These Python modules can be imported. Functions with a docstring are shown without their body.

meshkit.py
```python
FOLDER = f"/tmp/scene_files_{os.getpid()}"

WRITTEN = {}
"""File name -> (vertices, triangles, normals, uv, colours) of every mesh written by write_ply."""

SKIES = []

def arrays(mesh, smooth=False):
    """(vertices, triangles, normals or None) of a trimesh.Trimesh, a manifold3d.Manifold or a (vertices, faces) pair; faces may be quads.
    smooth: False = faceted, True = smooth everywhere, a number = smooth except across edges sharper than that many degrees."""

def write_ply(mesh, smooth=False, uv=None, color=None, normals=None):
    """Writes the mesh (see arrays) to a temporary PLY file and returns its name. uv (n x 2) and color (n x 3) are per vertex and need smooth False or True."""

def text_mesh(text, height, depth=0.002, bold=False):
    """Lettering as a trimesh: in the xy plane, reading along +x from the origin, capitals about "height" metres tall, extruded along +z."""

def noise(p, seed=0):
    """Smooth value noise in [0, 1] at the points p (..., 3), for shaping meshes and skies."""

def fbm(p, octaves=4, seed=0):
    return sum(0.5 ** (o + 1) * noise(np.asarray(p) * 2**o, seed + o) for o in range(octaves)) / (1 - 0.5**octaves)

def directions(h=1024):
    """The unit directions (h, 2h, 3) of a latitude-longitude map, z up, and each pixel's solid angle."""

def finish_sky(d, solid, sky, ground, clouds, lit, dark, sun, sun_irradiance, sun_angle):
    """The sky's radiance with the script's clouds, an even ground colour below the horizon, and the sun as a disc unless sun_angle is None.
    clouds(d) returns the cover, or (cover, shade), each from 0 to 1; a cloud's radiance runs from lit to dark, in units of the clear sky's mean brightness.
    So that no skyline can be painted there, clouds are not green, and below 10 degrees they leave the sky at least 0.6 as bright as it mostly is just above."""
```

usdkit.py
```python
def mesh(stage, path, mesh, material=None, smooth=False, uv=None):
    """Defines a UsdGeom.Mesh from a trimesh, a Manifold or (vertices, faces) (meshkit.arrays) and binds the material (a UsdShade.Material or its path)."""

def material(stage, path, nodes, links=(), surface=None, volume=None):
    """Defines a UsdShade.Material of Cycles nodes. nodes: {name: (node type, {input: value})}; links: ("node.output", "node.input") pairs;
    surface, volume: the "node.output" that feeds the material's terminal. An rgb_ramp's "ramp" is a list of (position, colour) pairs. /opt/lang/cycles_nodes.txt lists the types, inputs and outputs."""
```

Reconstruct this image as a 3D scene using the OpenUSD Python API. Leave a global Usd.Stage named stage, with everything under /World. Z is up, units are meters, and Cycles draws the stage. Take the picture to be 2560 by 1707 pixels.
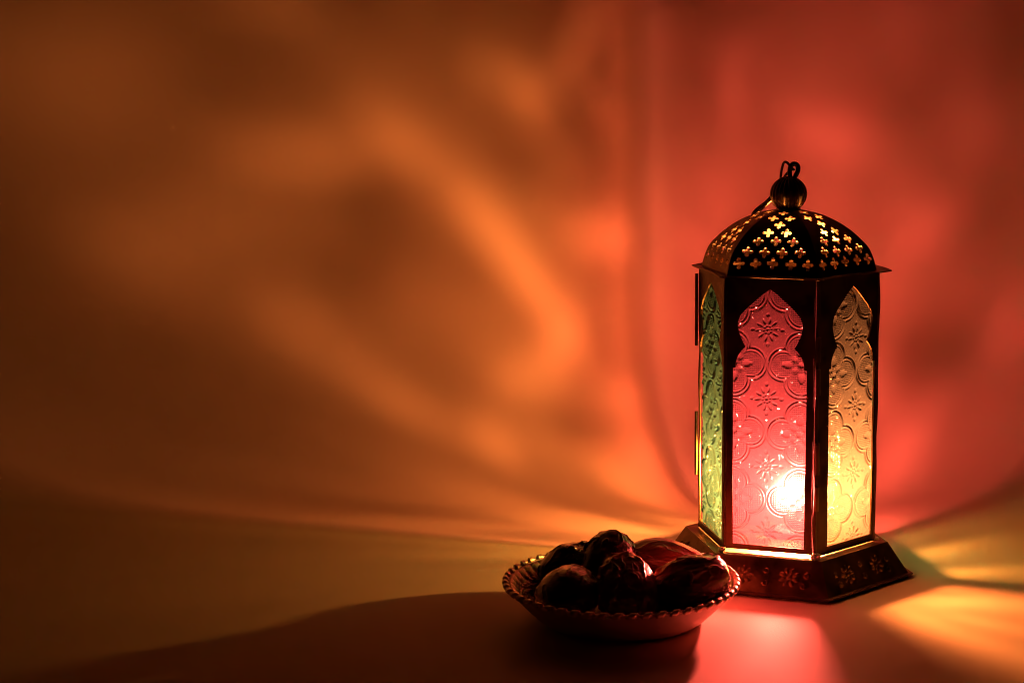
import math, random
import numpy as np, trimesh, manifold3d as m3
from shapely.geometry import Polygon, Point, box as sbox
from shapely.ops import unary_union
from shapely import affinity
from scipy.interpolate import PchipInterpolator, splprep, splev
import usdkit, meshkit
from pxr import Usd, UsdGeom, UsdLux, UsdShade, Gf, Sdf, Vt

random.seed(3); np.random.seed(3)
stage = Usd.Stage.CreateInMemory()
UsdGeom.SetStageUpAxis(stage, 'Z'); UsdGeom.SetStageMetersPerUnit(stage, 1.0)
W = UsdGeom.Xform.Define(stage, '/World')
UsdGeom.Scope.Define(stage, '/World/Looks')

# ------------------------------------------------------------------ camera and exposure
CAM = (-.15285, -.94042, .2832); PITCH, ROLL = -9.157, -.826
cam = UsdGeom.Camera.Define(stage, '/World/camera')
cam.CreateHorizontalApertureAttr(36.0); cam.CreateVerticalApertureAttr(24.0)
cam.CreateFocalLengthAttr(4282.29 / 2560 * 36)
cam.CreateClippingRangeAttr(Gf.Vec2f(.02, 50))
cam.CreateFStopAttr(11.0); cam.CreateFocusDistanceAttr(.935)
cam.CreateExposureAttr(3.0)
xf = Gf.Matrix4d().SetRotate(Gf.Rotation(Gf.Vec3d(0, 0, 1), ROLL)) * Gf.Matrix4d().SetRotate(Gf.Rotation(Gf.Vec3d(1, 0, 0), 90 + PITCH)) * Gf.Matrix4d().SetTranslate(Gf.Vec3d(*CAM))
cam.AddTransformOp().Set(xf)

# the one lamp: the bulb that stands in the lantern
BULB = np.array([.0045, -.001, .0460])
BULB_R, BULB_POWER, BULB_COLOR = .0024, 14000.0, (1.0, .40, .13)

# ------------------------------------------------------------------ helpers
PHI = -1.92477                                                    # azimuth of the lantern's front face
used = {}
def numbered(path):
    n = used.get(path, 0); used[path] = n + 1
    return path if n == 0 else '%s_%03d' % (path, n)
def tag(p, label=None, cat=None, group=None, kind=None):
    p = p.GetPrim() if hasattr(p, 'GetPrim') else p
    for k, v in (('label', label), ('category', cat), ('group', group), ('kind', kind)):
        if v: p.SetCustomDataByKey(k, v)
    return p
def path_of(parent): return '/World' if parent is None else str(parent.GetPath())
def obj(name, mesh, m, parent=None, smooth=False, label=None):
    g = usdkit.mesh(stage, numbered(path_of(parent) + '/' + name), mesh, m, smooth=smooth)
    if label: tag(g, label)
    return g
def thing(name, label, cat, loc=(0, 0, 0), rz=0, group=None):
    x = UsdGeom.Xform.Define(stage, numbered('/World/' + name))
    x.AddTranslateOp().Set(Gf.Vec3d(*map(float, loc)))
    if rz: x.AddRotateZOp().Set(float(rz))
    tag(x, label, cat, group); return x
def looks(name, nodes, links=(), surface='p.BSDF'):
    return usdkit.material(stage, '/World/Looks/' + name, nodes, links, surface=surface)
def tube(pts, r, n=12, closed=False, flat=1.0, flat_dir=None):
    """a wire along the points, r a number or one per point"""
    P = np.asarray(pts, float); N = len(P); r = np.broadcast_to(r, N)
    T = np.gradient(P, axis=0) if not closed else np.roll(P, -1, 0) - np.roll(P, 1, 0)
    T /= np.linalg.norm(T, axis=1)[:, None]
    a = np.array([0, 0, 1.]) if abs(T[0, 2]) < .9 else np.array([1., 0, 0])
    V = []; u = np.cross(T[0], a); u /= np.linalg.norm(u)
    for i in range(N):
        u = u - T[i] * (u @ T[i]); u /= np.linalg.norm(u); w = np.cross(T[i], u)
        t = np.linspace(0, 2 * np.pi, n, endpoint=False)
        V.append(P[i] + r[i] * (np.cos(t)[:, None] * u + np.sin(t)[:, None] * w))
    V = np.vstack(V); F = []
    for i in range(N if closed else N - 1):
        for j in range(n):
            a0, b0 = i * n + j, i * n + (j + 1) % n; c0, d0 = ((i + 1) % N) * n + j, ((i + 1) % N) * n + (j + 1) % n
            F += [[a0, b0, d0], [a0, d0, c0]]
    if not closed:
        V = np.vstack([V, P[0], P[-1]]); k = len(V) - 2
        F += [[k, (j + 1) % n, j] for j in range(n)] + [[k + 1, (N - 1) * n + j, (N - 1) * n + (j + 1) % n] for j in range(n)]
    return trimesh.Trimesh(V, F, process=False)
def spline(pts, n, closed=False):
    P = np.asarray(pts, float)
    if closed: P = np.vstack([P, P[:1]])
    tck, _ = splprep(P.T, s=0, per=closed, k=3)
    u = np.linspace(0, 1, n, endpoint=not closed)
    return np.stack(splev(u, tck), 1)
def solid(poly, h, refine=None):
    """shapely polygon extruded by h along +z as a Manifold"""
    polys = list(getattr(poly, 'geoms', [poly])); rings = []
    for g in polys:
        g = g.buffer(0); rings.append(np.array(g.exterior.coords)[:-1]); rings += [np.array(i.coords)[:-1] for i in g.interiors]
    cs = m3.CrossSection([r.tolist() for r in rings], m3.FillRule.EvenOdd)
    mf = m3.Manifold.extrude(cs, h)
    return mf.refine_to_length(refine) if refine else mf
def tm(mf):
    v, f, _ = meshkit.arrays(mf); return trimesh.Trimesh(v, f, process=False)
def face_frame(k, ap):
    """matrix: local x across the face, y up, z outward, origin on face k's middle at height 0"""
    a = PHI + math.radians(60 * k); n = np.array([math.cos(a), math.sin(a), 0]); t = np.array([-math.sin(a), math.cos(a), 0])
    M = np.eye(4); M[:3, 0], M[:3, 1], M[:3, 2], M[:3, 3] = t, [0, 0, 1], n, n * ap
    return M
def moved(m, M):
    m = m.copy(); m.apply_transform(M); return m
def hexagon(R, z, off=0.0):
    a = PHI + np.radians(30 + 60 * np.arange(6)) + off
    return np.stack([R * np.cos(a), R * np.sin(a), np.full(6, z)], 1)

# ------------------------------------------------------------------ materials
M = {}
M['paper'] = looks('paper', {
    'g': ('geometry', {}), 'n': ('noise_texture', {'scale': 900.0, 'detail': 3.0, 'roughness': .6}), 'n2': ('noise_texture', {'scale': 9.0, 'detail': 2.0}),
    'r': ('rgb_ramp', {'ramp': [(.3, (.71, .565, .44)), (.7, (.77, .61, .48))]}),
    'b': ('bump', {'strength': .25, 'distance': .0004}),
    'p': ('principled_bsdf', {'roughness': .62, 'specular_ior_level': .35})},
    [('g.position', 'n.vector'), ('g.position', 'n2.vector'), ('n2.fac', 'r.fac'), ('r.color', 'p.base_color'), ('n.fac', 'b.height'), ('b.normal', 'p.normal')])
def metal(name, dark, light, rough, scale=70.0, bump=.12, metallic=1.0):
    return looks(name, {
        'g': ('geometry', {}), 'n': ('noise_texture', {'scale': scale, 'detail': 5.0, 'roughness': .65}), 's': ('noise_texture', {'scale': scale * 9, 'detail': 2.0}),
        'r': ('rgb_ramp', {'ramp': [(.35, dark), (.65, light)]}),
        'rr': ('map_range', {'from_min': .3, 'from_max': .7, 'to_min': max(.08, rough - .12), 'to_max': rough + .14, 'clamp': True}),
        'b': ('bump', {'strength': bump, 'distance': .0006}),
        'p': ('principled_bsdf', {'metallic': metallic})},
        [('g.position', 'n.vector'), ('g.position', 's.vector'), ('n.fac', 'r.fac'), ('r.color', 'p.base_color'), ('n.fac', 'rr.value'), ('rr.result', 'p.roughness'), ('s.fac', 'b.height'), ('b.normal', 'p.normal')])
M['brass'] = metal('aged_brass', (.15, .085, .035), (.28, .16, .068), .42)
M['frame'] = metal('dark_frame_metal', (.075, .04, .02), (.16, .09, .04), .45)
M['gold'] = metal('bright_brass', (.34, .2, .08), (.5, .31, .125), .32)
M['solder'] = metal('silver_solder', (.62, .56, .46), (.82, .76, .64), .3, scale=400)
M['bowl'] = metal('satin_bowl_metal', (.50, .37, .31), (.6, .46, .39), .52, scale=45, bump=.2, metallic=.3)
M['rim'] = metal('rope_rim_metal', (.6, .44, .33), (.74, .56, .43), .36, scale=150, bump=.1, metallic=.7)
M['chased'] = metal('chased_bowl_metal', (.26, .21, .13), (.5, .42, .26), .33, scale=120)
def glass(name, tint, glow, glint):
    return looks(name, {
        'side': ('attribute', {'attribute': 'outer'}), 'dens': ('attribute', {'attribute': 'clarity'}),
        'tint': ('mix', {'mix_type': 'multiply', 'fac': 1.0, 'color1': tint}),
        't': ('transparent_bsdf', {}), 'tl': ('translucent_bsdf', {'color': glow}),
        'rf': ('refraction_bsdf', {'color': glint, 'roughness': .54, 'IOR': 1.33, 'distribution': 'ggx'}),
        'gl': ('glossy_bsdf', {'color': (1, 1, 1), 'roughness': .12}), 
        'm1': ('mix_closure', {'fac': .44}), 'm2': ('mix_closure', {'fac': .74}), 'm3': ('mix_closure', {'fac': .03}),
        'in': ('transparent_bsdf', {'color': (.96, .96, .96)}), 'm4': ('mix_closure', {}), 'o': ('mix_closure', {})},
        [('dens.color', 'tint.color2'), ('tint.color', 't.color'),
         ('tl.BSDF', 'm1.closure1'), ('rf.BSDF', 'm1.closure2'), ('t.BSDF', 'm2.closure1'), ('m1.closure', 'm2.closure2'),
         ('m2.closure', 'm3.closure1'), ('gl.BSDF', 'm3.closure2'),
         ('side.fac', 'o.fac'), ('in.BSDF', 'o.closure1'), ('m3.closure', 'o.closure2')], surface='o.closure')
M['red_glass'] = glass('red_glass', (.76, .20, .42), (.034, .0052, .0130), (.036, .0070, .013))
M['amber_glass'] = glass('amber_glass', (.94, .60, .38), (.0195, .0130, .0100), (.021, .0145, .011))
M['green_glass'] = glass('green_glass', (.46, .42, .17), (.0058, .0105, .0050), (.003, .036, .032))
M['lamp'] = looks('glowing_lamp', {'e': ('emission', {'color': BULB_COLOR, 'strength': BULB_POWER})}, surface='e.emission')
M['ceramic'] = looks('lamp_ceramic', {'p': ('principled_bsdf', {'base_color': (.12, .1, .08), 'roughness': .5})})
def date_skin(name, dark, light):
    return looks(name, {
        'tc': ('texture_coordinate', {}), 'mp': ('mapping', {'scale': (60., 190., 190.)}),
        'n': ('noise_texture', {'scale': 1.0, 'detail': 4.0, 'roughness': .6}), 'n2': ('noise_texture', {'scale': 5.0, 'detail': 3.0}),
        'r': ('rgb_ramp', {'ramp': [(.3, dark), (.7, light)]}), 'b': ('bump', {'strength': .35, 'distance': .0008}),
        'rr': ('map_range', {'from_min': .3, 'from_max': .7, 'to_min': .2, 'to_max': .42, 'clamp': True}),
        'p': ('principled_bsdf', {'specular_ior_level': .6, 'coat_weight': 1.0, 'coat_roughness': .16, 'coat_ior': 1.9})},
        [('tc.object', 'mp.vector'), ('mp.vector', 'n.vector'), ('mp.vector', 'n2.vector'), ('n.fac', 'r.fac'), ('r.color', 'p.base_color'), ('n2.fac', 'b.height'),
         ('b.normal', 'p.normal'), ('n.fac', 'rr.value'), ('rr.result', 'p.roughness')])
M['date_a'] = date_skin('date_skin_dark', (.045, .018, .012), (.13, .048, .028))
M['date_b'] = date_skin('date_skin_brown', (.19, .055, .036), (.45, .15, .09))

# ------------------------------------------------------------------ backdrop: one sheet of paper, flat and then swept up behind
prof = [(-.75, 0.0), (-.3, 0.0), (0, 0.0), (.12, 0.0)] + [(.14 + .12 * math.sin(t), .12 - .12 * math.cos(t)) for t in np.linspace(0, math.pi / 2, 24)] + [(.26, .4), (.26, .95)]
xs = np.linspace(-.9, .9, 13)
V = np.array([[x, y, z] for y, z in prof for x in xs]); nx = len(xs)
F = [[i * nx + j, i * nx + j + 1, (i + 1) * nx + j + 1, (i + 1) * nx + j] for i in range(len(prof) - 1) for j in range(nx - 1)]
bd = obj('backdrop', (V, F), M['paper'], smooth=True)
tag(bd, 'plain paper backdrop sweeping from the table top up behind the lantern', kind='structure')

# ------------------------------------------------------------------ lantern
lan = thing('lantern', 'hexagonal brass lantern with coloured embossed glass panes and a pierced dome', 'lantern')
AP = .0433; Z0, Z1 = .0212, .1697                                   # frame panels: height range
ARCH_R = [(0, 164), (4.0, 161.2), (8.6, 157.0), (13.4, 152.6), (16.2, 149.2), (17.4, 146), (17.4, 143), (16.4, 139), (14.8, 135.4), (13.2, 132.6), (15.2, 130.6), (17.2, 127.8), (18.3, 124.6), (18.5, 121.2), (20.0, 121.0), (19.5, 23.6)]
def opening(kx=1.0):
    r = [(x * kx, y) for x, y in ARCH_R]; l = [(-x, y) for x, y in r[1:]][::-1]
    return Polygon([(x / 1000, y / 1000) for x, y in r + l])
COL = {0: 'red_glass', 1: 'amber_glass', 2: 'green_glass', 3: 'red_glass', 4: 'amber_glass', 5: 'green_glass'}
PHASE = {0: (-2.3, 104.8), 1: (8.8, 98.1), 5: (11.6, 108.9), 2: (4., 90.), 3: (0., 100.), 4: (-6., 95.)}
PER = (36.2, 37.2)
def relief(x, y, ph, seed):
    """height in mm of the pressed glass pattern at x, y in mm"""
    px, py = PER
    warp = (meshkit.noise(np.stack([x * .06, y * .06, 0 * x + seed], -1)) - .5) * .8
    u = (x - ph[0] + warp) / px; v = (y - ph[1] + warp * .7) / py
    fx, fy = (u - np.round(u)) * px, (v - np.round(v)) * py                      # about the flower
    qx, qy = (u - .5 - np.round(u - .5)) * px, (v - .5 - np.round(v - .5)) * py  # about the quatrefoil
    d, rho = 9.2, 8.4
    sd = np.minimum(np.minimum(np.hypot(qx - d, qy), np.hypot(qx + d, qy)), np.minimum(np.hypot(qx, qy - d), np.hypot(qx, qy + d))) - rho
    sd = np.minimum(sd, np.maximum(abs(qx), abs(qy)) - 6.5)
    bumpf = lambda s, c, w: np.exp(-((s - c) / w) ** 2)
    h = .62 * bumpf(sd, .2, .55) + .42 * bumpf(sd, -1.5, .38) - .32 * bumpf(sd, -.7, .3)
    # rows of beads inside
    inside = 1 / (1 + np.exp((sd + 2.3) * 5))
    r = np.hypot(qx, qy)
    petals = np.zeros_like(x)
    for a in range(4):
        ca, sa = math.cos(a * math.pi / 2), math.sin(a * math.pi / 2); lx, ly = qx * ca + qy * sa, -qx * sa + qy * ca
        petals = np.maximum(petals, np.clip(1 - ((lx - 7.6) / 3.0) ** 2 - (ly / (1.75 * np.clip(1.1 - (lx - 7.6) / 8, .3, 2))) ** 2, 0, 1) ** .5)
        ca, sa = math.cos((a + .5) * math.pi / 2), math.sin((a + .5) * math.pi / 2); lx, ly = qx * ca + qy * sa, -qx * sa + qy * ca
        petals = np.maximum(petals, np.clip(1 - ((lx - 4.6) / 2.1) ** 2 - (ly / 1.7) ** 2, 0, 1) ** .5 * .8)
        petals = np.maximum(petals, np.clip(1 - ((lx - 0.0) / .1) ** 2, 0, 1))
    petals = np.maximum(petals, np.clip(1 - (r / 1.7) ** 2, 0, 1) ** .5)
    bx, by = qx / 1.02, qy / 1.02
    bead = np.clip(1 - ((bx - np.round(bx)) ** 2 + (by - np.round(by)) ** 2) / .16, 0, 1) ** .5
    free = np.clip(1 - petals * 3, 0, 1)
    h += inside * (.34 * bead * free + .75 * petals)
    # the flower in the star field
    rf, tf = np.hypot(fx, fy), np.arctan2(fy, fx)
    star = 1 / (1 + np.exp(-(sd - 1.1) * 5))
    fl = np.clip(1 - (rf / 1.05) ** 2, 0, 1) ** .5
    for a in range(8):
        t = a * math.pi / 4 + .2; fl = np.maximum(fl, .8 * np.clip(1 - np.hypot(fx - 2.0 * math.cos(t), fy - 2.0 * math.sin(t)) / .75, 0, 1) ** .5)
    for a in range(10):
        t = a * math.pi / 5 + .1; lx, ly = fx * math.cos(t) + fy * math.sin(t), -fx * math.sin(t) + fy * math.cos(t)
        fl = np.maximum(fl, np.clip(1 - ((lx - 4.9) / 1.9) ** 2 - (ly / .72) ** 2, 0, 1) ** .5)
    for a in range(4):
        t = a * math.pi / 2; lx, ly = fx * math.cos(t) + fy * math.sin(t), -fx * math.sin(t) + fy * math.cos(t)
        fl = np.maximum(fl, .8 * np.clip(1 - ((lx - 8.0) / 1.2) ** 2 - (ly / 1.0) ** 2, 0, 1) ** .5)
    h += star * (.6 * fl + .035 * np.sin(x * 2 * np.pi / .72))
    h += .35 * (meshkit.fbm(np.stack([x * .09, y * .09, 0 * x + seed * 3.1], -1), 3) - .5)
    return h
# wall and floor light pattern, put into the pane clarity as streaks: (across, height, half-widths in mm, turn in degrees, clearer by)
LIGHT_STREAKS = {
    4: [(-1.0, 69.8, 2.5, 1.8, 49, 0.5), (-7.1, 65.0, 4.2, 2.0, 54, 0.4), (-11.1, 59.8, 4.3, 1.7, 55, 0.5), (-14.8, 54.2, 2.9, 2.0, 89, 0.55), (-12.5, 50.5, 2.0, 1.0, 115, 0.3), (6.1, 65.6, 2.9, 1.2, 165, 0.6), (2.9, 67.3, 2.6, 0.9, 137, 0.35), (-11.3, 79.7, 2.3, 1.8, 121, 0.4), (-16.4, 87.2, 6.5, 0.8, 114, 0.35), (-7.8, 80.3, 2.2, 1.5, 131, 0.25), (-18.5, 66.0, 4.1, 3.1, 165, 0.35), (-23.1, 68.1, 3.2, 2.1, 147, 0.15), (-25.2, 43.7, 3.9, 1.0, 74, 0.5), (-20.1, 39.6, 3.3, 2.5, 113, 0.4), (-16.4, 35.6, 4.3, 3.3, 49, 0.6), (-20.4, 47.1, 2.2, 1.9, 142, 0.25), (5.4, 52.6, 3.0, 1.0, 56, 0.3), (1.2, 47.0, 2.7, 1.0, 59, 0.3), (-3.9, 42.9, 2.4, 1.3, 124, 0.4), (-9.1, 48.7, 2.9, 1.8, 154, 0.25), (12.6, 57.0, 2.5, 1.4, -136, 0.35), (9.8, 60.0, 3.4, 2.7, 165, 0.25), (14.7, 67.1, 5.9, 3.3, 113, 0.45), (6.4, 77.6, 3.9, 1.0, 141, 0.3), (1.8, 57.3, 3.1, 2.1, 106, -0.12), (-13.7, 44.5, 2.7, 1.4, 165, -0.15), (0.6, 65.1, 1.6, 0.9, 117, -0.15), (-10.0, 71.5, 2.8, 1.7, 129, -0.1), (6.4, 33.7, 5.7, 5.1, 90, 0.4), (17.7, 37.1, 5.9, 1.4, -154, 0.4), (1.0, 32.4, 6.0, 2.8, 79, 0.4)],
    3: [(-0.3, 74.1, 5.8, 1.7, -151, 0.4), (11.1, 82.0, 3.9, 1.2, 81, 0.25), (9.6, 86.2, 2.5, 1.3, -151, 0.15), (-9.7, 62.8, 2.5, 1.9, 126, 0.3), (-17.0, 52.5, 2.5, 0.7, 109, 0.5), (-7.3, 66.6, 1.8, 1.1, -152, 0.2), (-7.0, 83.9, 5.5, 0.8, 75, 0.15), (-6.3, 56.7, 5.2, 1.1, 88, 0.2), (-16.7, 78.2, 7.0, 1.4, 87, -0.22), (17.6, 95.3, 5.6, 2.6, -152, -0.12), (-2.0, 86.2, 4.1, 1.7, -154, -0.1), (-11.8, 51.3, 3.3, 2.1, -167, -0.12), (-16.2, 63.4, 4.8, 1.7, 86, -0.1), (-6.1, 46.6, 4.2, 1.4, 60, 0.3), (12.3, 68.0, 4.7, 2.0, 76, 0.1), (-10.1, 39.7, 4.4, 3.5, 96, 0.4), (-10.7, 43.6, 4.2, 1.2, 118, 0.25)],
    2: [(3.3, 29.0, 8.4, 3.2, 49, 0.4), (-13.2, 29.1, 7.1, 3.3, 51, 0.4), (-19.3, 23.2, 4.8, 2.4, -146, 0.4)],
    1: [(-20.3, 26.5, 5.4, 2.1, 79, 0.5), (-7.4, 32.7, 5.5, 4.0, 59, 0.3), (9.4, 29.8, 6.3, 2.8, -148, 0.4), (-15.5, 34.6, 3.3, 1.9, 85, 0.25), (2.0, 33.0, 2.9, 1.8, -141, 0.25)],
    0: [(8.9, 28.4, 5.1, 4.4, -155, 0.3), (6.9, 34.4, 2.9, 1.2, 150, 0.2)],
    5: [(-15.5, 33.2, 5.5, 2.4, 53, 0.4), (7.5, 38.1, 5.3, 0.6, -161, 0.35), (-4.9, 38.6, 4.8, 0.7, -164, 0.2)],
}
def pane_mesh(k, step):
    w, z0, z1 = 23.7, 21.0, 165.5
    nx_, nz_ = int(2 * w / step) + 1, int((z1 - z0) / step) + 1
    X, Z = np.meshgrid(np.linspace(-w, w, nx_), np.linspace(z0, z1, nz_))
    wb = w - 1.4
    H = relief(X, Z, PHASE[k], k)
    edge = np.clip(np.minimum(np.minimum(w - abs(X), Z - z0), z1 - Z) / 1.0, 0, 1)
    H = np.clip(H, -.4, 1.0) * edge * (1.9 if k == 5 else 1.25)
    top = np.stack([X, Z, H], -1).reshape(-1, 3) / 1000
    n = len(top); idx = np.arange(n).reshape(nz_, nx_)
    F1 = np.stack([idx[:-1, :-1], idx[:-1, 1:], idx[1:, 1:], idx[1:, :-1]], -1).reshape(-1, 4)
    rim = np.concatenate([idx[0, :-1], idx[:-1, -1], idx[-1, :0:-1], idx[:0:-1, 0]])
    back = np.array([[-wb, z0, -2.4], [wb, z0, -2.4], [wb, z1, -2.4], [-wb, z1, -2.4]]) / 1000
    edge_v = top[rim].copy(); m_ = len(rim); edge_b = edge_v.copy(); edge_b[:, 2] = -.0024; edge_b[:, 0] *= wb / w
    V = np.vstack([top, edge_v, edge_b, back])
    i = np.arange(m_); j = (i + 1) % m_
    F2 = np.stack([n + j, n + i, n + m_ + i, n + m_ + j], -1)
    q = n + 2 * m_; F3 = np.array([[q, q + 3, q + 2, q + 1]])
    outer = np.zeros(len(V), np.float32); outer[:n] = 1
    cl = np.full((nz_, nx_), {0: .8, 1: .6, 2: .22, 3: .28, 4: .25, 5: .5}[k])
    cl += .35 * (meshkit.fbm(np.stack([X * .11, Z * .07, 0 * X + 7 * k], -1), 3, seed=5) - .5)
    ua, ub = X * .77 + Z * .64, -X * .64 + Z * .77                       # slanting wisps of wall and floor light, put into the clarity
    light_wisp = meshkit.fbm(np.stack([ua * .10 + .8 * meshkit.noise(np.stack([X * .12, Z * .12, 0 * X + k], -1)), ub * .34, 0 * X + 3.7 * k], -1), 3, seed=9)
    cl += {3: .3, 4: .42, 1: .3, 0: .25}.get(k, .2) * (light_wisp - .47)
    for (cx, cz, sx, sz, turn, amp) in LIGHT_STREAKS[k]:
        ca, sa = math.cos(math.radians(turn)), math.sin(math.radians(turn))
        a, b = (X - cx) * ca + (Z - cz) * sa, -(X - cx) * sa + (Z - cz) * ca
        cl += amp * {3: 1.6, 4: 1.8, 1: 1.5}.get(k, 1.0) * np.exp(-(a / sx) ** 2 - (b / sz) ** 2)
    for side in {3: (1,), 4: (-1, 1), 5: (-1,)}.get(k, ()):             # extra clarity painted along the edge to fill the corner post shadow
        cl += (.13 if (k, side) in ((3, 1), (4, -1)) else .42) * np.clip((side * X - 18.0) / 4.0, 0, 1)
    if k in (0, 1, 2):                                              # clarity faded towards the edges to soften the light patches on the floor
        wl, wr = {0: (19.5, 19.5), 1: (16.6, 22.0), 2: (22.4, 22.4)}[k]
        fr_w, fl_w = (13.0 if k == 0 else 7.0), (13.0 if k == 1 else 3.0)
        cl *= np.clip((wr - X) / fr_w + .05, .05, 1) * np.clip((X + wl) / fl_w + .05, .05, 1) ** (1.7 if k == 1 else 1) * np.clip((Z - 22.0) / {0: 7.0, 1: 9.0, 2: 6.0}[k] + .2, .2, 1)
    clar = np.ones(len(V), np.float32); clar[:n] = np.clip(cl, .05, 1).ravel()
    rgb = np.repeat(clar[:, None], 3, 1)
    if k in (3, 4):                                                   # tint blend painted at the shared edge, merging red and amber wall light
        t = np.clip((-8 - X) / 15.0, 0, 1) if k == 4 else np.clip((X - 15) / 8.5, 0, 1)
        t = (t * t * (3 - 2 * t)).ravel()[:, None]
        ratio = np.array([.82, .42, .8]) if k == 4 else np.array([1.0, 1.6, 1.1])
        rgb[:n] *= 1 + t * (ratio - 1) * (.9 if k == 4 else .8)
    return V, np.vstack([F1, F2, F3]), outer, np.clip(rgb, 0, 1)
for k in range(6):
    shift = {0: 0.0, 1: .0035, 5: -.0019, 4: .0001}.get(k, 0)
    half = .0247 - (.0006 if k in (0, 5) else 0)
    zb = .0208 if k == 0 else .0195
    plate = Polygon([(-half, zb), (half, zb), (half, Z1), (-half, Z1)]).difference(affinity.translate(opening({1: .95, 2: 1.12, 3: 1.231, 4: 1.228, 5: 1.145}.get(k, 1.0)), shift, 0))
    if k == 0:                                                       # the door does not quite close: light leaks at its right edge
        plate = plate.difference(unary_union([sbox(.02335, a, .02355, b) for a, b in ((.0245, .043), (.046, .083), (.1, .128), (.15, .16))]))
    mesh = tm(solid(plate, .0009)); mesh.apply_translation([-.0006 if k == 0 else 0, 0, 0])
    # folded rails standing proud round the glass (thin seams)
    fp = obj('face_panel', moved(mesh, face_frame(k, AP - .0009)), M['frame'], lan)
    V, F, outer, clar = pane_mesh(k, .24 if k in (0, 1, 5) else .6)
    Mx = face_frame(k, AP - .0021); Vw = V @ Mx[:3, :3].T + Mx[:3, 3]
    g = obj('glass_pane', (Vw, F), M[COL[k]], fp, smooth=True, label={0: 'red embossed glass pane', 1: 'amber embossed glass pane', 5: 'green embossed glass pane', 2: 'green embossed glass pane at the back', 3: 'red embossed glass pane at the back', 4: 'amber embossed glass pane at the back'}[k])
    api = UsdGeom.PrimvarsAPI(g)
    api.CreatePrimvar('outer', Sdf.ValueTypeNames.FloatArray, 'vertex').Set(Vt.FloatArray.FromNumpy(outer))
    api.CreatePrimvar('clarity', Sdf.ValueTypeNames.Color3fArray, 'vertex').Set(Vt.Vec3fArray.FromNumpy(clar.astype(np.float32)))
# corner posts: narrow folded strips
for k, c in enumerate(hexagon(.0496, 0)):
    L = Z1 - .0197 - .0004; prof_ = Point(0, 0).buffer(.00115, 6).union(sbox(-.0008, -.0018, .0008, .0018))
    zz = np.linspace(.0196, .0196 + L, 24)
    wob = np.stack([c[0] + .0002 * np.sin(zz * 130 + k), c[1] + .0002 * np.cos(zz * 90 + k * 2), zz], 1)
    obj('corner_post', tube(wob, {3: .0003, 4: .0006}.get(k, .0010) + .00012 * np.sin(zz * 210 + k), 10), M['frame'], lan, smooth=40)
# hinge barrels on the door's right edge and the left edge
hc = hexagon(.0515, 0)
for ci, spans in ((0, ((.1265, .1395), (.1085, .1225), (.0655, .0825), (.0455, .0585))), (4, ((.125, .166), (.050, .087)))):
    for a, b in spans:
        c = hc[ci]; obj('hinge', tube([[c[0], c[1], a], [c[0], c[1], (a + b) / 2], [c[0], c[1], b]], .0012 if ci == 0 else .0009, 12), M['brass'], lan, smooth=40)
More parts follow.
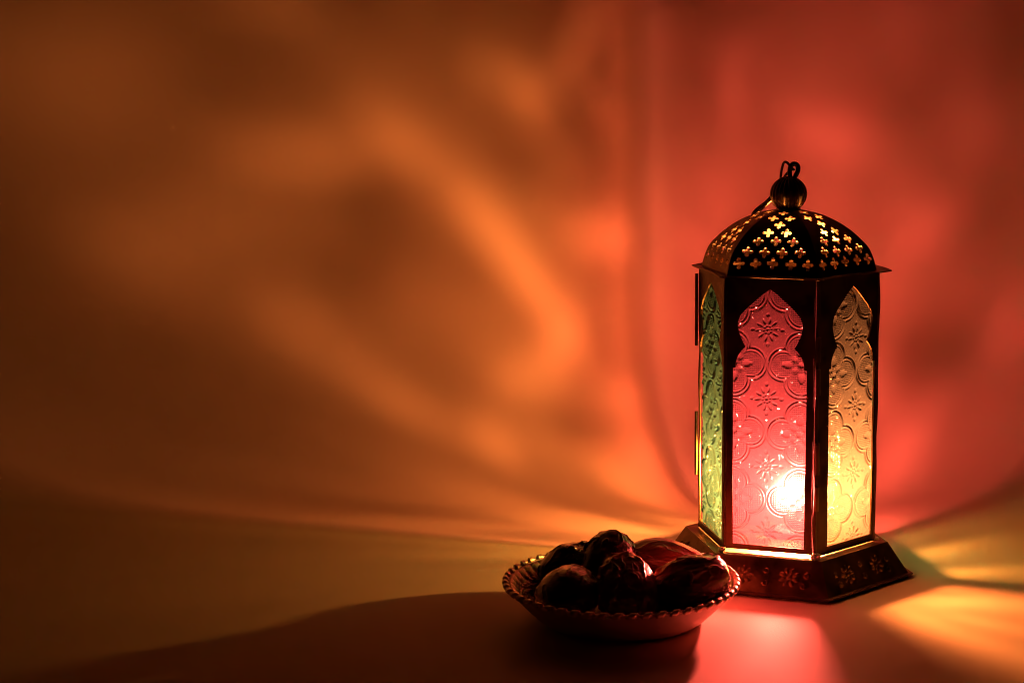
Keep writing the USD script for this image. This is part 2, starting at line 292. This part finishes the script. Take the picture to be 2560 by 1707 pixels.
# brim: a flat hexagonal sheet with a slight droop at its corners
inner = hexagon(.040, .1702); outr = hexagon(.0557, .1702, -.008) + [.0011, -.0002, 0]
rings = []
for s in (0, .45, .8, 1.0):
    ring = []
    for i in range(6):
        for t in np.linspace(0, 1, 9)[:-1]:
            p = (inner[i] * (1 - s) + outr[i] * s) * (1 - t) + (inner[(i + 1) % 6] * (1 - s) + outr[(i + 1) % 6] * s) * t
            p = p.copy(); p[2] += s * s * .0006 * math.sin(t * math.pi) + .0003 * math.sin(7 * (i + t)) * s; ring.append(p)
    rings.append(ring)
R_ = np.array(rings); nr, nc = R_.shape[:2]
up, dn = R_.reshape(-1, 3) + [0, 0, .0005], R_.reshape(-1, 3) - [0, 0, .0002]
n = nr * nc; F = []
for i in range(nr - 1):
    for j in range(nc):
        a, b, c, d = i * nc + j, i * nc + (j + 1) % nc, (i + 1) * nc + (j + 1) % nc, (i + 1) * nc + j
        F += [[a, d, c, b], [n + a, n + b, n + c, n + d]]
for j in range(nc):
    a, b = (nr - 1) * nc + j, (nr - 1) * nc + (j + 1) % nc; F.append([a, n + a, n + b, b])
    a, b = j, (j + 1) % nc; F.append([a, b, n + b, n + a])
obj('brim', (np.vstack([up, dn]), np.array(F)), M['brass'], lan)
# dome: six curved sheets pierced with cross-shaped holes
hip = np.array([(48.6, 170.5), (47.5, 174.9), (44.6, 182), (39.8, 187.4), (33.2, 192.9), (25.2, 197.6), (17.4, 200.7), (10.3, 202.3), (4.6, 203)])
tt = np.linspace(0, 1, len(hip)); fr_, fz_ = PchipInterpolator(tt, hip[:, 0]), PchipInterpolator(tt, hip[:, 1])
ts = np.linspace(0, 1, 400); rr, zz = fr_(ts) * .866, fz_(ts)
arc = np.r_[0, np.cumsum(np.hypot(np.diff(rr), np.diff(zz)))]
tr, tz = np.gradient(rr, arc), np.gradient(zz, arc)
cross = unary_union([Point(0, 0).buffer(1.45, 6)] + [Point(2.0 * math.cos(a), 2.0 * math.sin(a)).buffer(1.05, 5) for a in np.arange(4) * math.pi / 2])
ROWS = [(6.9, 5), (13.3, 4), (20.1, 3), (26.2, 2), (33.2, 1), (39.6, 2), (46.6, 1)]
for k in range(6):
    rnd = random.Random(20 + k)
    vv = np.linspace(0, arc[-1], 60); ww = np.interp(vv, arc, rr) * math.tan(math.pi / 6) - .05
    flat = Polygon(list(zip(ww, vv)) + list(zip(-ww[::-1], vv[::-1])))
    holes = []
    for v0, n_ in ROWS:
        for i in range(n_):
            holes.append(affinity.translate(affinity.rotate(affinity.scale(cross, rnd.uniform(.94, 1.04), rnd.uniform(.94, 1.04)), rnd.uniform(-6, 6)), (i - (n_ - 1) / 2) * 9.3 + rnd.uniform(-.35, .35) , v0 + rnd.uniform(-.3, .3)))
    mf = solid(flat.difference(unary_union(holes)), .5, 1.6)
    def curl(P):
        P = np.asarray(P); u, v, h = P[:, 0], np.clip(P[:, 1], 0, arc[-1]), P[:, 2] - .5
        a_, z_ = np.interp(v, arc, rr), np.interp(v, arc, zz); nr_, nz_ = np.interp(v, arc, tz), -np.interp(v, arc, tr)
        return np.stack([u, z_ + h * nz_, a_ + h * nr_], 1)
    v_, f_, _ = meshkit.arrays(mf)
    mesh = trimesh.Trimesh(curl(v_) / 1000, f_, process=False)
    obj('dome_panel', moved(mesh, face_frame(k, 0)), M['brass'], lan, smooth=35)
# finial: a fluted ball on a short neck
nphi, nth = 192, 48; Vb = []
for th in np.linspace(.02, math.pi - .02, nth):
    for ph in np.linspace(0, 2 * math.pi, nphi, endpoint=False):
        s = math.sin(th); r = .0101 * (1 - .085 * s ** .6 * abs(math.cos(12 * ph)) ** 4 * 1.2)
        Vb.append([r * s * math.cos(ph), r * s * math.sin(ph), .2112 + r * .97 * math.cos(th)])
F = [[i * nphi + j, (i + 1) * nphi + j, (i + 1) * nphi + (j + 1) % nphi, i * nphi + (j + 1) % nphi] for i in range(nth - 1) for j in range(nphi)]
obj('finial_ball', (np.array(Vb), np.array(F)), M['gold'], lan, smooth=True)
neck = trimesh.creation.revolve(np.array([(0, .2005), (.0072, .2022), (.0068, .2032), (.0040, .2038), (.0034, .2052), (0, .2052)]), sections=36)
obj('neck', neck, M['brass'], lan, smooth=35)
lp = spline([(.9, 0, 218.8), (.5, 0, 222.4), (.8, 0, 225.6), (2.3, 0, 227.6), (4.2, 0, 227.3), (5.1, 0, 225.2), (4.5, 0, 222.6), (3.4, 0, 220.6), (2.7, 0, 218.8)], 48) / 1000
obj('hanging_loop', tube(lp, .00130, 14), M['brass'], lan, smooth=40)
hd = spline([(2.6, -.6, 224.6), (.9, -2.1, 225.9), (-.9, -1.8, 228.2), (-2.1, -.2, 228.8), (-3.0, 2.2, 226.6), (-3.3, 6, 221.5), (-3.6, 11, 214.5), (-6.3, 15.6, 207.8), (-11.5, 19.5, 202.4), (-16.2, 23.4, 197.7),
             (-15.6, 24.6, 198.6), (-10.5, 20.8, 204.0), (-5.2, 17.0, 210.2), (-1.5, 11.0, 218), (.9, 5, 223.2), (2.4, 1.9, 224.3)], 160, closed=True) / 1000
obj('handle_ring', tube(hd, .0007 + .0004 * np.clip((.216 - hd[:, 2]) / .006, 0, 1), 10, closed=True), M['frame'], lan, smooth=40)
# base: top plate, six sloping embossed panels, foot rim, solder
Rt, Rb, ZT = .0573, .0690, .0192; OFF = .0149
ht, hb = hexagon(Rt, ZT, OFF), hexagon(Rb, .0024, OFF)
cs = Polygon(hexagon(.0572, 0, OFF)[:, :2]).difference(Point(0, 0).buffer(.012, 24))
top = tm(solid(cs, .0006)); top.apply_translation([0, 0, ZT - .0008]); obj('base_top_plate', top, M['brass'], lan)
def flower_h(x, y):
    h = 0 * x
    for cx, cy in ((-12.5, 0), (12.5, .6), (0.5, .2)):
        r_, t_ = np.hypot(x - cx, y - cy), np.arctan2(y - cy, x - cx); big = abs(cx) > 5
        if big:
            h = np.maximum(h, np.clip(1 - (r_ / 1.3) ** 2, 0, 1) ** .5 * .9)
            for a in range(8):
                t = a * math.pi / 4 + .39 * (cx > 0); lx, ly = (x - cx) * math.cos(t) + (y - cy) * math.sin(t), -(x - cx) * math.sin(t) + (y - cy) * math.cos(t)
                h = np.maximum(h, np.clip(1 - ((lx - 3.7) / 1.75) ** 2 - (ly / .95) ** 2, 0, 1) ** .5)
    for cx, cy in ((0, 3.4), (0, -3.6), (-22, 1.5), (22, 2.0), (-20.5, -4), (20.5, -4)):
        r_ = np.hypot(x - cx, y - cy); h = np.maximum(h, .6 * np.exp(-((r_ - 1.1) / .4) ** 2)); h = np.maximum(h, .6 * np.clip(1 - (r_ / .6) ** 2, 0, 1) ** .5)
    return h
for k in range(6):
    a, b, c, d = hb[k - 1], hb[k], ht[k], ht[k - 1]
    nU, nV = 150, 56; U, Vv = np.meshgrid(np.linspace(0, 1, nU), np.linspace(0, 1, nV))
    P = (a * (1 - U[..., None]) + b * U[..., None]) * (1 - Vv[..., None]) + (d * (1 - U[..., None]) + c * U[..., None]) * Vv[..., None]
    nrm = np.cross(b - a, d - a); nrm /= np.linalg.norm(nrm); wid = np.linalg.norm(P - (P[:, :1] + P[:, -1:]) / 2, axis=-1) * np.sign(U - .5)
    hgt = np.linalg.norm(d - a)
    H = flower_h(wid * 1000, (Vv - .47) * hgt * 1000) * .00075 + .0005 * (meshkit.fbm(np.stack([U * 3, Vv * 2, 0 * U + k], -1), 2) - .5) * np.clip(np.minimum(np.minimum(U, 1 - U), np.minimum(Vv, 1 - Vv)) * 8, 0, 1)
    Pf = (P + nrm * H[..., None]).reshape(-1, 3); Pb = (P - nrm * .0008).reshape(-1, 3)
    idx = np.arange(nU * nV).reshape(nV, nU); F1 = np.stack([idx[:-1, :-1], idx[:-1, 1:], idx[1:, 1:], idx[1:, :-1]], -1).reshape(-1, 4)
    rim = np.concatenate([idx[0, :-1], idx[:-1, -1], idx[-1, :0:-1], idx[:0:-1, 0]]); j2 = np.roll(rim, -1); N_ = nU * nV
    F2 = np.stack([j2, rim, rim + N_, j2 + N_], -1)
    obj('base_panel', (np.vstack([Pf, Pb]), np.vstack([F1, F1[:, ::-1] + N_, F2])), M['brass'], lan, smooth=35)
foot = Polygon(hexagon(.0716, 0, OFF)[:, :2]).difference(Polygon(hexagon(.0668, 0, OFF)[:, :2]))
ft = tm(solid(foot, .0009)); v = ft.vertices; r_ = np.hypot(v[:, 0], v[:, 1]); ft.apply_translation([0, 0, .0016])
sk = []
obj('foot_rim', ft, M['frame'], lan)
wall = Polygon(hexagon(.0691, 0, OFF)[:, :2]).difference(Polygon(hexagon(.0680, 0, OFF)[:, :2]))
fw = tm(solid(wall, .0016)); fw.apply_translation([0, 0, .00002]); obj('foot_wall', fw, M['frame'], lan)
for ci, s in ((0, 1.0), (5, .7), (1, .5)):
    c = hexagon(.0515, Z0, 0)[ci]; ico = trimesh.creation.icosphere(3, .0024 * s)
    p = ico.vertices; q = p / np.linalg.norm(p, axis=1)[:, None]
    p = p * (1 + .9 * (meshkit.noise(q * 4.5 + 10 * ci) - .5)[:, None]) * [1.1, 1.1, .75]
    ico.vertices = p + c + [0, 0, -.0008]; obj('solder', ico, M['solder'], lan, smooth=25)

# ------------------------------------------------------------------ the bulb
bulb = thing('light_bulb', 'small glowing lamp capsule burning white behind the red glass pane', 'light bulb', loc=(BULB[0], BULB[1], ZT - .0002))
cap = trimesh.creation.icosphere(3, BULB_R); cap.vertices[:, 2] = cap.vertices[:, 2] * 1.25 + BULB[2] - ZT
obj('glowing_capsule', cap, M['lamp'], bulb, smooth=True)
hz = BULB[2] - ZT - BULB_R * 1.25 + .0008
hold = trimesh.creation.revolve(np.array([(0, -.004), (.0105, -.004), (.0105, .003), (.0095, .004), (.0045, .0045), (.0030, .006), (.0024, hz), (0, hz)]), sections=32)
obj('lamp_holder', hold, M['ceramic'], bulb, smooth=35)

# ------------------------------------------------------------------ the bowl
BC = np.array([-.0983, -.0850]); BR = .0598; BZ = .0192
bowl = thing('bowl', 'shallow round metal bowl with a rope-twist rim, filled with dates', 'bowl', loc=(BC[0], BC[1], 0))
ns = 240; t = np.linspace(0, 2 * np.pi, ns, endpoint=False)
def lathe_rings(rz, disp=None):
    V = []
    for i, (r, z) in enumerate(rz):
        rr_ = np.full(ns, r); z_ = np.full(ns, z)
        if disp is not None: rr_ = rr_ + disp(i, t)
        V.append(np.stack([rr_ * np.cos(t), rr_ * np.sin(t), z_], 1))
    V = np.vstack(V); m_ = len(rz)
    F = [[i * ns + j, i * ns + (j + 1) % ns, (i + 1) * ns + (j + 1) % ns, (i + 1) * ns + j] for i in range(m_ - 1) for j in range(ns)]
    return V, F
outp = [(.0001, .0004), (.030, .0004), (.0405, .0003), (.0425, .0010), (.0455, .0036), (.0492, .0072), (.0535, .0118), (.0572, .0160), (.0592, .0183), (.0586, .0192)]
wallp = [(x, z) for x, z in outp] + [(.0574, .0186), (.0556, .0166), (.0518, .0126), (.0476, .0084), (.0440, .0050), (.0410, .0026), (.030, .0020), (.0001, .0020)]
V, F = lathe_rings(wallp)
obj('bowl_wall', (V, F), M['bowl'], bowl, smooth=50)
# chased lining: leaf scallops under the rim and scrolls below
nt = 720; tt_ = np.linspace(0, 2 * np.pi, nt, endpoint=False); sp = np.r_[np.linspace(0, 1, 62), 1.15, 1.3, 1.4, 1.42, 1.44, 1.46, 1.48, 1.5]
lin = np.array([(.0577, .0189), (.0556, .0166), (.0518, .0126), (.0476, .0084), (.0440, .0050), (.0412, .0028), (.030, .0022), (.002, .0022)])
lr, lz = np.interp(sp, [0, .2, .4, .6, .8, 1, 1.25, 1.5], lin[:, 0]), np.interp(sp, [0, .2, .4, .6, .8, 1, 1.25, 1.5], lin[:, 1])
S, T_ = np.meshgrid(sp, tt_, indexing='ij')
sc = abs(np.sin(T_ * 26)); H = .9 * np.sqrt(np.clip(sc - np.clip((S - .12) / .22, 0, 1) ** 2, 0, 1)) * (S < .36)
scroll = np.sin(T_ * 52 + 9 * np.sin(S * 13)) * np.sin(S * 42 + 2 * np.sin(T_ * 26))
H = H + (S >= .3) * (.55 * np.clip(scroll * 1.6, -.2, 1)) + .25 * (meshkit.noise(np.stack([np.cos(T_) * 40, np.sin(T_) * 40, S * 25], -1)) - .5)
H = H * np.clip(S * 14, 0, 1) * np.clip((1 - S) * 10, 0, 1) * .0009
Rr = lr[:, None] - .0006 - H * .75; Zz = lz[:, None] + .0004 + H * .6
V = np.stack([Rr * np.cos(T_), Rr * np.sin(T_), Zz], -1).reshape(-1, 3)
V2 = np.stack([(lr[:, None] + .0002 + 0 * T_) * np.cos(T_), (lr[:, None] + .0002 + 0 * T_) * np.sin(T_), lz[:, None] - .0004 + 0 * T_], -1).reshape(-1, 3)
idx = np.arange(70 * nt).reshape(70, nt); nx2 = np.roll(idx, -1, 1)
F = np.stack([idx[:-1], nx2[:-1], nx2[1:], idx[1:]], -1).reshape(-1, 4)[:, ::-1]
obj('chased_lining', (V, F[:, ::-1]), M['chased'], bowl, smooth=True)
# rope-twist rim
nr_, ncs = 1040, 20; th = np.linspace(0, 2 * np.pi, nr_, endpoint=False); ps = np.linspace(0, 2 * np.pi, ncs, endpoint=False)
TH, PS = np.meshgrid(th, ps, indexing='ij'); ph_ = np.sin(52 * TH + .9 * np.cos(PS) - .6 * np.sin(PS))
rad = .00155 * (.78 + .34 * np.clip(ph_ * 2.6 + .3, -1, 1))
V = np.stack([(BR + rad * np.cos(PS)) * np.cos(TH), (BR + rad * np.cos(PS)) * np.sin(TH), BZ + .0004 + rad * np.sin(PS)], -1).reshape(-1, 3)
idx = np.arange(nr_ * ncs).reshape(nr_, ncs); a = idx; b = np.roll(idx, -1, 0); c = np.roll(b, -1, 1); d = np.roll(idx, -1, 1)
obj('rope_rim', (V, np.stack([a, b, c, d], -1).reshape(-1, 4)), M['rim'], bowl, smooth=True)

# ------------------------------------------------------------------ the dates
def date(center, axis, half, seed, m, label, roll=0.0, wrinkle=1.0):
    ico = trimesh.creation.icosphere(6, 1.0); p = ico.vertices.copy()
    L, Wd, Hh = half
    sh = 1 - .16 * p[:, 0] ** 2 * (p[:, 0] < 0) - .05 * p[:, 0]              # one end slimmer
    q = p * [1, 1, 1]; rho = np.hypot(p[:, 1], p[:, 2]) + 1e-6
    warp = np.stack([meshkit.fbm(p * 2.0 + seed * 7.1 + o, 3) for o in (0, 31, 57)], 1) - .5
    w = p * [.95, 2.0, 2.0] + warp * 1.3 + seed * 3.7
    rid = lambda x: 1 - abs(2 * x - 1)
    n1, n2 = rid(meshkit.noise(w)), rid(meshkit.noise(w * 2.1 + 11))
    mask = np.clip(meshkit.fbm(p * 1.3 + seed * 13, 2) * 2.2 - .55, 0, 1)
    dsp = mask * (.10 * n1 ** 9 + .035 * n2 ** 8) - .07 * (1 - n1) ** 2 * mask + .10 * (meshkit.fbm(p * 1.6 + seed * 5, 2) - .5)
    dsp -= .05 * np.exp(-((1 - abs(p[:, 0])) / .05) ** 2)                        # pinched tips
    s = 1 + wrinkle * dsp
    v = np.stack([p[:, 0] * L * (1 + .4 * (s - 1)), p[:, 1] * Wd * sh * s, p[:, 2] * Hh * sh * s], 1)
    ico.vertices = v
    a = np.array(axis, float); a /= np.linalg.norm(a); up = np.array([0, 0, 1.]) if abs(a[2]) < .95 else np.array([0, 1., 0])
    y = np.cross(up, a); y /= np.linalg.norm(y); z = np.cross(a, y); cr, sr = math.cos(roll), math.sin(roll)
    Rm = np.stack([a, cr * y + sr * z, -sr * y + cr * z], 1)
    ico.vertices = ico.vertices @ Rm.T
    lo = ico.vertices[:, 2].min()
    x = UsdGeom.Mesh(obj('date', ico, M[m], None, smooth=True))
    x.AddTranslateOp().Set(Gf.Vec3d(*map(float, center)))
    tag(x, label, 'date', 'dates heaped in the bowl')
date((-.1220, -.056, .0182), (1, .35, .12), (.0190, .0128, .0128), 1, 'date_a', 'wrinkled dark date at the back left of the bowl, catching green light on top', wrinkle=1.5)
date((-.1035, -.0735, .0232), (.12, .45, .80), (.0200, .0150, .0135), 2, 'date_a', 'tallest dark date standing up in the middle of the bowl, behind the others', wrinkle=1.2)
date((-.0735, -.0640, .0218), (1, -.18, -.16), (.0240, .0135, .0130), 3, 'date_b', 'long smooth dark red date lying at the back right of the bowl', wrinkle=.9)
date((-.1262, -.1035, .0176), (.35, 1, .10), (.0200, .0160, .0142), 4, 'date_a', 'near-black round date at the front left of the bowl', wrinkle=.9)
date((-.0965, -.1060, .0200), (-.12, .55, .75), (.0205, .0155, .0135), 5, 'date_b', 'dark red date propped upright at the front centre of the bowl', wrinkle=1.4)
date((-.0645, -.0975, .0208), (1, -.05, .36), (.0225, .0150, .0140), 6, 'date_b', 'shiny crumpled date lit bright red at the right of the bowl, nearest the lantern', wrinkle=1.6)
